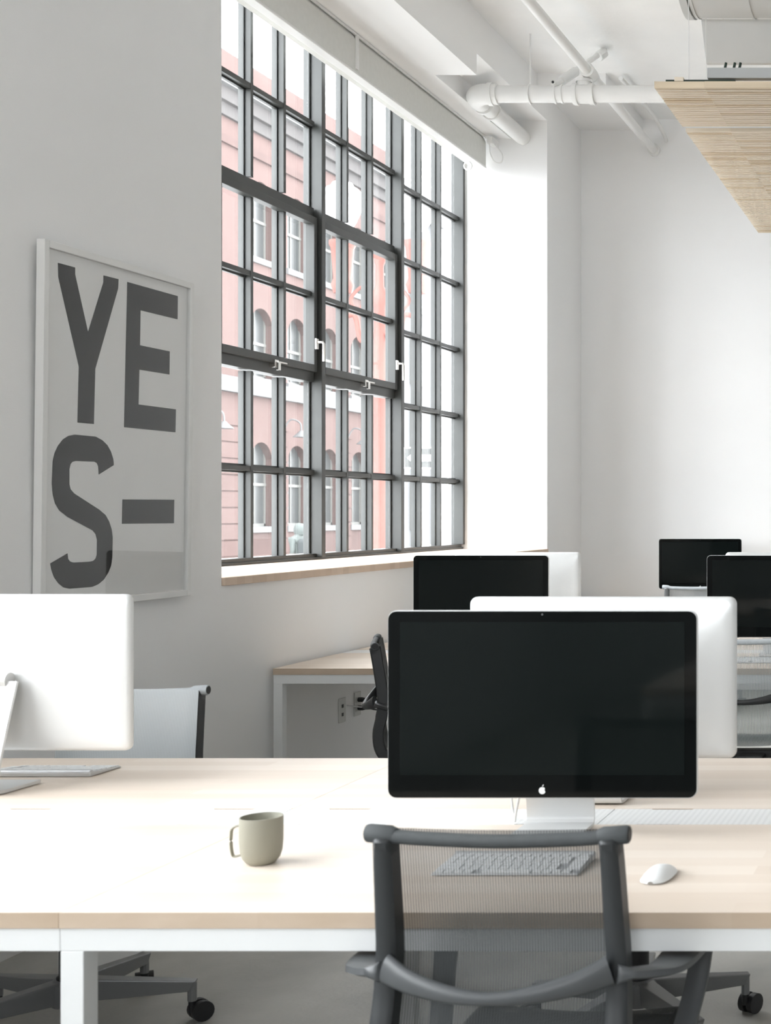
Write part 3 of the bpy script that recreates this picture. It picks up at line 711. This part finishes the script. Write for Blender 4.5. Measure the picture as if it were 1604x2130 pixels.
    m = MB(); m.lathe([(0.0, 0.10), (0.034, 0.10), (0.034, 0.155), (0.028, 0.16), (0.028, 0.25), (0.019, 0.25), (0.019, 0.345), (0.0, 0.345)], 20); m.build('gas_column', 'black', t, smooth=40)
    m = MB(); m.lathe([(0.0, 0.078), (0.045, 0.078), (0.05, 0.09), (0.05, 0.14), (0.04, 0.15), (0.0, 0.15)], 24); m.build('base_hub', base_mat, t, smooth=40)
    for q in range(5):
        a = base_rot+q*2*math.pi/5; ca, sa = math.cos(a), math.sin(a)
        def R(r, s, z): return (r*ca-s*sa, r*sa+s*ca, z)
        m = MB()
        m.hexa([R(0.03, -0.020, 0.085), R(0.03, 0.020, 0.085), R(0.30, 0.013, 0.088), R(0.30, -0.013, 0.088)][::-1],
               [R(0.03, -0.024, 0.148), R(0.03, 0.024, 0.148), R(0.315, 0.015, 0.118), R(0.315, -0.015, 0.118)][::-1])
        m.tube([R(0.303, 0, 0.058), R(0.303, 0, 0.112)], 0.012, 10)
        arm = m.build('base_arm', base_mat, t, bevel=0.003)
        m = MB(); ct = base_rot+q*1.3+0.6; cx, cy = R(0.303+0.0, 0, 0)[:2]
        dx, dy = math.cos(ct)*0.022, math.sin(ct)*0.022; px, py = -math.sin(ct), math.cos(ct)
        wx, wy = cx+dx, cy+dy
        for sg in (-1, 1):
            m.tube([(wx+px*0.006*sg, wy+py*0.006*sg, 0.0285), (wx+px*0.024*sg, wy+py*0.024*sg, 0.0285)], 0.0285, 18)
        m.tube([(wx-px*0.007, wy-py*0.007, 0.0285), (wx+px*0.007, wy+py*0.007, 0.0285)], 0.012, 10)
        m.tube([(cx, cy, 0.03), (cx, cy, 0.062)], 0.010, 10)
        m.box(min(cx, wx)-0.006, max(cx, wx)+0.006, min(cy, wy)-0.006, max(cy, wy)+0.006, 0.028, 0.044)
        m.build('caster', 'black', t, smooth=40)
    return t
def chair(t, label, x, y, rz, group='mesh task chairs'):
    t.location = (x, y, 0); t.rotation_euler = (0, 0, rz); return tag(t, label, 'chair', group)
ch_dark = make_chair('graphite_mid', 'mesh_dark', 'mesh_roll', 'graphite_light', 'graphite', math.radians(90))
ch_lit = make_chair('graphite', 'mesh_lit', 'mesh_roll_light', 'graphite', 'silver', math.radians(14+180))
ch_mid = make_chair('silver', 'mesh_mid', 'mesh_roll_light', 'graphite', 'silver', math.radians(30))
ch_black = make_chair('graphite', 'mesh_dark', 'mesh_roll', 'graphite', 'graphite', math.radians(10))
chair(ch_dark, 'dark graphite mesh task chair with curved lumbar bar tucked under the near desk', -0.752, 2.508, math.radians(-1.5))
chair(ch_lit, 'mesh task chair painted pale for the light on it, behind the silver-backed display, below the poster', -2.455, 3.72, math.pi)
c = copy_tree(ch_lit); chair(c, 'task chair with light painted into its pale mesh, hidden behind the back-to-back displays, its star base showing under the desk', -0.885, 3.72, math.pi+math.radians(11))
chair(ch_mid, 'grey translucent mesh chair at the second-row desk beyond the white-backed display', -0.90, 5.895, 0)
c = copy_tree(ch_mid); chair(c, 'grey mesh chair in front of the display along the far wall', -1.885, 9.84, 0)
chair(ch_black, 'black task chair turned side-on next to the wall desk', -2.115, 5.62, math.radians(-68))

# ------------------------------------------------------------------ slim white cabinet by the wall
cb = thing('storage_cabinet', 'slim low white cabinet on the floor beneath the far desk edge', 'cabinet', (-2.72, 4.40, 0))
MB().box(-0.06, 0.06, -0.25, 0.25, 0.005, 0.58).build('body', 'white_metal', cb, bevel=0.003)
MB().box(-0.055, 0.055, -0.254, -0.2505, 0.02, 0.565).build('door', 'white_metal', cb)

# ------------------------------------------------------------------ power outlets and cords below the wall desk
def outlet(label, y, z, kind):
    o = thing('wall_outlet', label, 'outlet', (XW, y, z))
    MB().box(0.0005, 0.006, -0.036, 0.036, -0.06, 0.06).build('cover_plate', 'outlet', o, bevel=0.002)
    for dz in (-0.021, 0.021):
        if kind == 'usb': MB().box(0.006, 0.0068, -0.011, 0.009, dz-0.0085, dz+0.0085).build('port', 'black', o)
        else: MB().box(0.006, 0.008, -0.017, 0.017, dz-0.0145, dz+0.0145).build('socket_face', 'outlet', o, bevel=0.002)
    return o
outlet('white data port plate on the wall under the desk', 6.67, 0.455, 'usb')
outlet('white power outlet with two black plugs on the wall under the desk', 6.84, 0.463, 'ac')
def plug(label, y, z, pts):
    p = thing('power_lead', label, 'cord', (XW+0.008, y, z))
    MB().tube([(0.0, 0, 0), (0.02, 0, 0), (0.045, 0, 0)], 0.012, 12, scales=[1, 1.05, 0.6]).build('plug', 'cable_black', p, smooth=40)
    MB().tube(smooth_path(pts, 8), 0.0038, 8).build('cable', 'cable_black', p, smooth=60)
plug('black cord from the upper plug of the wall outlet', 6.84, 0.484, [(0.04, 0, 0), (0.12, 0.0, -0.004), (0.25, 0.02, 0.02), (0.40, 0.05, 0.12), (0.5, 0.08, 0.2)])
plug('black cord from the lower plug of the wall outlet', 6.84, 0.442, [(0.04, 0, 0), (0.13, 0.0, -0.012), (0.3, 0.03, -0.008), (0.5, 0.06, 0.08), (0.62, 0.09, 0.2)])
wc = MB().tube(smooth_path([(XW+0.012, 6.70, 0.475), (XW+0.10, 6.72, 0.465), (XW+0.15, 6.73, 0.50), (XW+0.15, 6.73, 0.57), (XW+0.16, 6.72, 0.598)], 8), 0.003, 8).build('usb_cable', 'white_plastic', smooth=60)
tag(wc, 'thin white cable rising from the data port to the wall desk', 'cable')
ad = MB().box(XW+0.16, XW+0.34, 6.63, 6.71, 0.6105, 0.645).build('power_strip', 'cable_black', bevel=0.006)
tag(ad, 'black power strip fixed under the wall desk tray', 'power strip')
def dcable(pts, r):
    MB().tube([Vector(p)-Vector(dp.location) for p in smooth_path(pts, 8)], r, 8).build('cable', 'white_plastic', dp, smooth=60)
dcable([(-0.985, 2.985, DZ+0.004), (-0.985, 2.99, DZ+0.02), (-0.975, 2.985, DZ+0.06), (-0.955, 2.96, DZ+0.10), (-0.90, 2.90, DZ+0.13), (-0.86, 2.86, DZ+0.15)], 0.003)
dcable([(-0.995, 3.02, DZ+0.004), (-1.0, 3.015, DZ+0.03), (-1.0, 3.01, DZ+0.07), (-0.98, 2.97, DZ+0.12), (-0.93, 2.86, DZ+0.16)], 0.0025)
c3 = MB().tube(smooth_path([(-0.80, 6.60, DZ+0.004), (-0.79, 6.56, DZ+0.02), (-0.75, 6.53, DZ+0.08), (-0.74, 6.53, DZ+0.14), (-0.72, 6.56, DZ+0.08), (-0.72, 6.59, DZ+0.004)], 8), 0.003, 8).build('display_cable', 'white_plastic', smooth=60)
tag(c3, 'looped white cable under the second-row dark screen', 'cable')

# ------------------------------------------------------------------ street outside
GZ = -0.55
g = MB().box(-90, XO-0.02, -30, 140, GZ-0.3, GZ).build('ground_street', 'asphalt'); struct(g)
g = MB().box(-8.6, XO-0.03, -30, 120, GZ, GZ+0.02).build('ground_pavement', 'pavement'); struct(g)
g = MB().box(-24.0, -20.0, -30, 120, GZ, GZ+0.02).build('ground_pavement', 'pavement'); struct(g)

bd = thing('brick_street_building', 'three-storey red brick building with arched windows across the street', 'building', (-24, 46.33, GZ))
def bz(z): return z-GZ
C0, SP, OW = 0.0, 2.5, 1.45
cols = range(-9, 5)
ya, yb_ = cols[0]*SP-1.25, cols[-1]*SP+1.25
floors = [(0.95, 3.3, 3.85), (6.05, 7.95, 8.45), (10.15, 12.3, 12.8)]      # sill, spring, crown
fx0, fx1 = -0.45, 0.0
def seg(u0, u1, zs, zc, n=8):
    """points of a segmental arch from u0 to u1"""
    c = (u0+u1)/2; h = (u1-u0)/2; rise = zc-zs; r = (h*h+rise*rise)/(2*rise)
    return [(c+h*(-1+2*k/n), zc-r+math.sqrt(r*r-(h*(-1+2*k/n))**2)) for k in range(n+1)]
for lvl, (s, sp_, cr_) in enumerate(floors):
    z0 = (GZ, 5.9, 9.0)[lvl]; z1 = (5.4, 9.0, 13.5)[lvl]
    for q in cols:
        c = q*SP
        if q < 0:                                     # blind bays without windows
            MB().box(fx0, fx1, c-SP/2, c+SP/2, bz(z0), bz(z1)).build('brick_pier', 'brick', bd)
            for k in range(10 if lvl == 0 and q > -3 else 0):
                zz = GZ+0.55+k*0.54
                if zz+0.5 < 5.35: MB().box(0.0, 0.05, c-SP/2+0.002, c+SP/2-0.002, bz(zz), bz(zz+0.49)).build('stone_block', 'brick', bd)
            continue
        MB().box(fx0, fx1, c-SP/2, c-OW/2, bz(z0), bz(z1)).build('brick_pier', 'brick', bd)
        MB().box(fx0, fx1, c+OW/2, c+SP/2, bz(z0), bz(z1)).build('brick_pier', 'brick', bd)
        MB().box(fx0, fx1, c-OW/2, c+OW/2, bz(z0), bz(s-0.2)).build('spandrel', 'brick_dark' if lvl == 0 else 'brick', bd)
        poly = [(u, bz(z)) for (u, z) in seg(c-OW/2, c+OW/2, sp_, cr_)]+[(c+OW/2, bz(z1)), (c-OW/2, bz(z1))]
        MB().prism(poly, lambda u, v, d: (d, u, v), fx0, fx1).build('arch_spandrel', 'brick', bd)
        MB().box(fx0+0.02, 0.09, c-OW/2-0.1, c+OW/2+0.1, bz(s-0.2), bz(s)).build('stone_sill', 'stone', bd)
        w = MB(); xg = -0.30
        w.box(xg, xg+0.06, c-OW/2, c-OW/2+0.10, bz(s), bz(cr_)); w.box(xg, xg+0.06, c+OW/2-0.10, c+OW/2, bz(s), bz(cr_))
        w.box(xg, xg+0.06, c-OW/2, c+OW/2, bz(s), bz(s)+0.10); zm = (s+cr_)/2
        w.box(xg, xg+0.08, c-OW/2, c+OW/2, bz(zm)-0.05, bz(zm)+0.05); w.box(xg, xg+0.05, c-0.03, c+0.03, bz(s), bz(cr_))
        wf = w.build('window_sash', 'sash', bd)
        MB().box(xg+0.005, xg+0.02, c-OW/2, c+OW/2, bz(s), bz(cr_)).build('pane', 'bglass', wf)
        if lvl == 0:      # coursed ground floor: each course of the pier stands proud of its joint
            for k in range(10):
                zz = GZ+0.55+k*0.54
                if zz+0.5 < 5.35:
                    MB().box(0.0, 0.05, c-SP/2+0.002, c-OW/2-0.02, bz(zz), bz(zz+0.49)).build('stone_block', 'brick', bd)
                    MB().box(0.0, 0.05, c+OW/2+0.02, c+SP/2-0.002, bz(zz), bz(zz+0.49)).build('stone_block', 'brick', bd)
MB().box(fx0, 0.22, ya, yb_, bz(5.4), bz(5.9)).build('belt_course', 'stone', bd)
MB().box(fx0, 0.10, ya, yb_, bz(13.5), bz(13.75)).build('belt_course', 'brick_dark', bd)
MB().box(fx0, 0.05, ya, yb_, bz(13.75), bz(14.35)).build('frieze', 'brick', bd)
MB().box(fx0, 0.18, ya, yb_, bz(14.35), bz(14.75)).build('dentil_band', 'stone_grey', bd)
MB().box(fx0, 0.35, ya, yb_, bz(14.75), bz(15.2)).build('dentil_band', 'stone_grey', bd)
MB().box(fx0, 0.55, ya, yb_, bz(15.2), bz(15.6)).build('cornice', 'stone', bd)
MB().box(fx0-0.1, 0.1, ya, yb_, bz(15.6), bz(16.5)).build('parapet', 'brick', bd)
MB().box(-10, fx0-0.02, ya, yb_, 0, bz(15.6)).build('building_core', 'brick_dark', bd)
for q in (-1.5, 0.5, 2.5, 3.5):
    c = q*SP
    if q < 0: lab = 'small gooseneck lamp on the windowless coursed brick bay'
    else: lab = 'small gooseneck lamp between two ground-floor arches of the brick building'
    wlm = thing('wall_lamp', lab, 'lamp', (-24, 46.33+c, bz(4.2)+GZ), 0, 'gooseneck lamps on the brick building')
    g2 = MB().tube(smooth_path([(0.05, 0, 0.0), (0.35, 0, 0.5), (0.7, 0, 0.4), (0.75, 0, 0.1)], 6), 0.03, 8).build('gooseneck', 'stone', wlm, smooth=60)
    MB().lathe([(0.06, 0.12), (0.12, 0.05), (0.28, -0.1), (0.27, -0.11), (0.1, 0.03), (0.0, 0.05)], 16, (0.75, 0, 0.0)).build('shade', 'stone', wlm, smooth=50)
pb = thing('pale_street_building', 'pale rendered building farther down the street', 'building', (-24, 46.33+yb_+0.05, GZ))
MB().box(-12, 0.0, 0, 4.2, 0, 15.0).build('wall', 'pale_render', pb)
MB().box(-12, 0.4, 0, 4.3, 15.0, 15.5).build('cornice', 'stone', pb)
for k in range(1):
    for f in range(4):
        w = MB().box(0.0, 0.08, 1.2+k*2.7, 2.6+k*2.7, 1.2+f*3.2, 3.3+f*3.2).build('window_frame', 'sash', pb)
        MB().box(0.08, 0.09, 1.3+k*2.7, 2.5+k*2.7, 1.3+f*3.2, 3.2+f*3.2).build('pane', 'bglass', w)

# twin street lamp
LX, LY = -6.97, 16.2
lp = thing('street_lamp', 'red cast-iron street lamp with two white globes outside the window', 'street lamp', (LX, LY, GZ))
lz = -GZ
MB().lathe([(0.0, 0), (0.26, 0), (0.26, 0.12), (0.20, 0.2), (0.18, 0.7), (0.13, 0.85), (0.10, 1.0), (0.085, 2.0), (0.075, 3.4), (0.11, 3.45), (0.11, 3.52), (0.075, 3.58), (0.065, 4.45+0.0), (0.10, 4.5), (0.10, 4.6), (0.05, 4.7), (0.045, 4.95), (0.08, 5.05), (0.06, 5.15), (0.0, 5.25)], 20).build('post', 'lamp_iron', lp, smooth=40)
for sx in (-1, 1):
    m = MB(); m.tube(smooth_path([(0.05*sx, 0, 4.15+lz-0.55), (0.22*sx, 0, 4.05+lz-0.55), (0.30*sx, 0, 4.35+lz-0.55), (0.45*sx, 0, 4.35+lz-0.55), (0.45*sx, 0, 4.62+lz-0.55)], 8), 0.032, 10)
    m.tube(smooth_path([(0.06*sx, 0, 4.55), (0.2*sx, 0, 4.7), (0.35*sx, 0, 4.55), (0.26*sx, 0, 4.4), (0.2*sx, 0, 4.5)], 8), 0.022, 8)
    m.build('scroll_arm', 'lamp_iron', lp, smooth=60)
    MB().lathe([(0.0, 4.6), (0.10, 4.62), (0.13, 4.72), (0.10, 4.80), (0.13, 5.16), (0.15, 5.2), (0.15, 5.25), (0.0, 5.27)], 16, (0.45*sx, 0, 0)).build('socket', 'lamp_iron', lp, smooth=40)
    gz = 4.83+lz
    MB().lathe([(0.0, gz), (0.09, gz), (0.15, gz+0.10), (0.20, gz+0.22), (0.225, gz+0.34), (0.225, gz+0.40)], 24, (0.45*sx, 0, 0)).build('globe', 'lamp_globe', lp, smooth=60)
    MB().lathe([(0.235, gz+0.40), (0.235, gz+0.43), (0.18, gz+0.50), (0.13, gz+0.53), (0.11, gz+0.57), (0.04, gz+0.60), (0.03, gz+0.66), (0.0, gz+0.68)], 24, (0.45*sx, 0, 0)).build('globe_cap', 'lamp_globe', lp, smooth=40)
# one-way sign
sg = thing('traffic_sign', 'one way traffic sign with white arrow on a thin post outside', 'sign', (-8.02, 20.0, GZ))
MB().tube([(0.2, 0.03, 0), (0.2, 0.03, 3.1)], 0.025, 10).build('post', 'sign_white', sg, smooth=40)
zs = 2.245-GZ
MB().prism(rrect(0.49, 0.32, 0.03), lambda u, v, d: (u+0.01, d, v+zs), -0.004, 0.004).build('sign_border', 'sign_white', sg)
MB().prism(rrect(0.455, 0.285, 0.02), lambda u, v, d: (u+0.01, d, v+zs), -0.006, -0.004).build('sign_face', 'sign_grey', sg)
MB().prism([(-0.19, 0), (-0.10, 0.075), (-0.10, 0.048), (0.215, 0.048), (0.215, -0.048), (-0.10, -0.048), (-0.10, -0.075)], lambda u, v, d: (u+0.01, d, v+zs), -0.008, -0.006).build('arrow', 'sign_white', sg)
tx = bpy.data.curves.new('one_way_text', 'FONT'); tx.body = 'ONE WAY'; tx.size = 0.085; tx.align_x = 'CENTER'; tx.align_y = 'CENTER'; tx.extrude = 0.0006
to = bpy.data.objects.new('one_way_text', tx); COL.objects.link(to)
dg = bpy.context.evaluated_depsgraph_get(); tme = bpy.data.meshes.new_from_object(to.evaluated_get(dg)); bpy.data.objects.remove(to)
tme.materials.clear(); lt = link('lettering', tme, 'sign_grey', sg, loc=(0.07, -0.0088, zs)); lt.rotation_euler = (math.pi/2, 0, 0); lt.scale = (0.75, 1, 1)
# low white barrier
bar = thing('street_barrier', 'low white rail barrier on the pavement outside', 'barrier', (-9.6, 22.4, GZ))
for x in (0.0, 0.75): MB().box(x-0.06, x+0.06, -0.06, 0.06, 0, 1.45).build('post', 'sign_white', bar, bevel=0.01)
MB().box(0.06, 0.69, -0.03, 0.03, 1.2, 1.32).build('rail', 'sign_white', bar)

# pedestrian in hooded jacket, one skinned body
def person(loc, rz):
    t = thing('person', 'pedestrian in a grey hooded jacket with a dark backpack walking outside', 'person', loc, rz)
    J_ = {'pel': (0,0,0.95,0.15), 'ch': (0,0,1.22,0.17), 'sh': (0,0,1.42,0.14), 'nk': (0,0.01,1.50,0.07), 'hd': (0,0.02,1.60,0.095), 'tp': (0,0.02,1.69,0.08),
          'hl': (-0.10,0,0.90,0.10), 'kl': (-0.10,0.10,0.50,0.065), 'al': (-0.10,0.02,0.10,0.045), 'fl': (-0.10,0.17,0.04,0.04),
          'hr': (0.10,0,0.90,0.10), 'kr': (0.10,-0.02,0.50,0.065), 'ar': (0.10,-0.20,0.12,0.045), 'fr': (0.10,-0.07,0.04,0.04),
          'sl': (-0.19,0,1.40,0.07), 'el': (-0.25,-0.06,1.12,0.05), 'wl': (-0.24,0.06,0.88,0.038), 'pl': (-0.235,0.09,0.80,0.035),
          'sr': (0.19,0,1.40,0.07), 'er': (0.25,0.04,1.12,0.05), 'wr': (0.24,0.16,0.90,0.038), 'pr': (0.235,0.20,0.83,0.035)}
    E_ = ['pel ch','ch sh','sh nk','nk hd','hd tp','pel hl','hl kl','kl al','al fl','pel hr','hr kr','kr ar','ar fr','sh sl','sl el','el wl','wl pl','sh sr','sr er','er wr','wr pr']
    ks = list(J_); me = bpy.data.meshes.new('body'); me.from_pydata([J_[k][:3] for k in ks], [tuple(ks.index(w) for w in e.split()) for e in E_], [])
    o = bpy.data.objects.new('body', me); COL.objects.link(o); o.parent = t
    sk = o.modifiers.new('skin', 'SKIN'); sub = o.modifiers.new('sub', 'SUBSURF'); sub.levels = 2; sub.render_levels = 2
    for i, k in enumerate(ks):
        o.data.skin_vertices[0].data[i].radius = (J_[k][3], J_[k][3]*(0.75 if k in ('pel','ch','sh') else 1))
        o.data.skin_vertices[0].data[i].use_root = (k == 'pel')
    me.materials.append(M['jacket'])
    MB().lathe([(0.0, 0.13), (0.06, 0.12), (0.11, 0.06), (0.125, 0.0), (0.12, -0.07), (0.10, -0.13)], 16, (0, -0.005, 1.62)).build('hood', 'jacket', t, smooth=70)
    m = MB(); m.prism(rrect(0.34, 0.48, 0.1), lambda u, v, d: (u, d, v+1.17), -0.32, -0.10); m.build('backpack', 'bag', t, bevel=0.04, seg=3)
    m = MB()
    for sx in (-1, 1): m.lathe([(0.115, 0.0), (0.12, 0.03), (0.115, 0.06)], 12, (0.1*sx, 0, 0.86))
    m.build('jacket_hem', 'jacket', t, smooth=60)
    return t
person((-14.6, 29.8, GZ), math.radians(70))
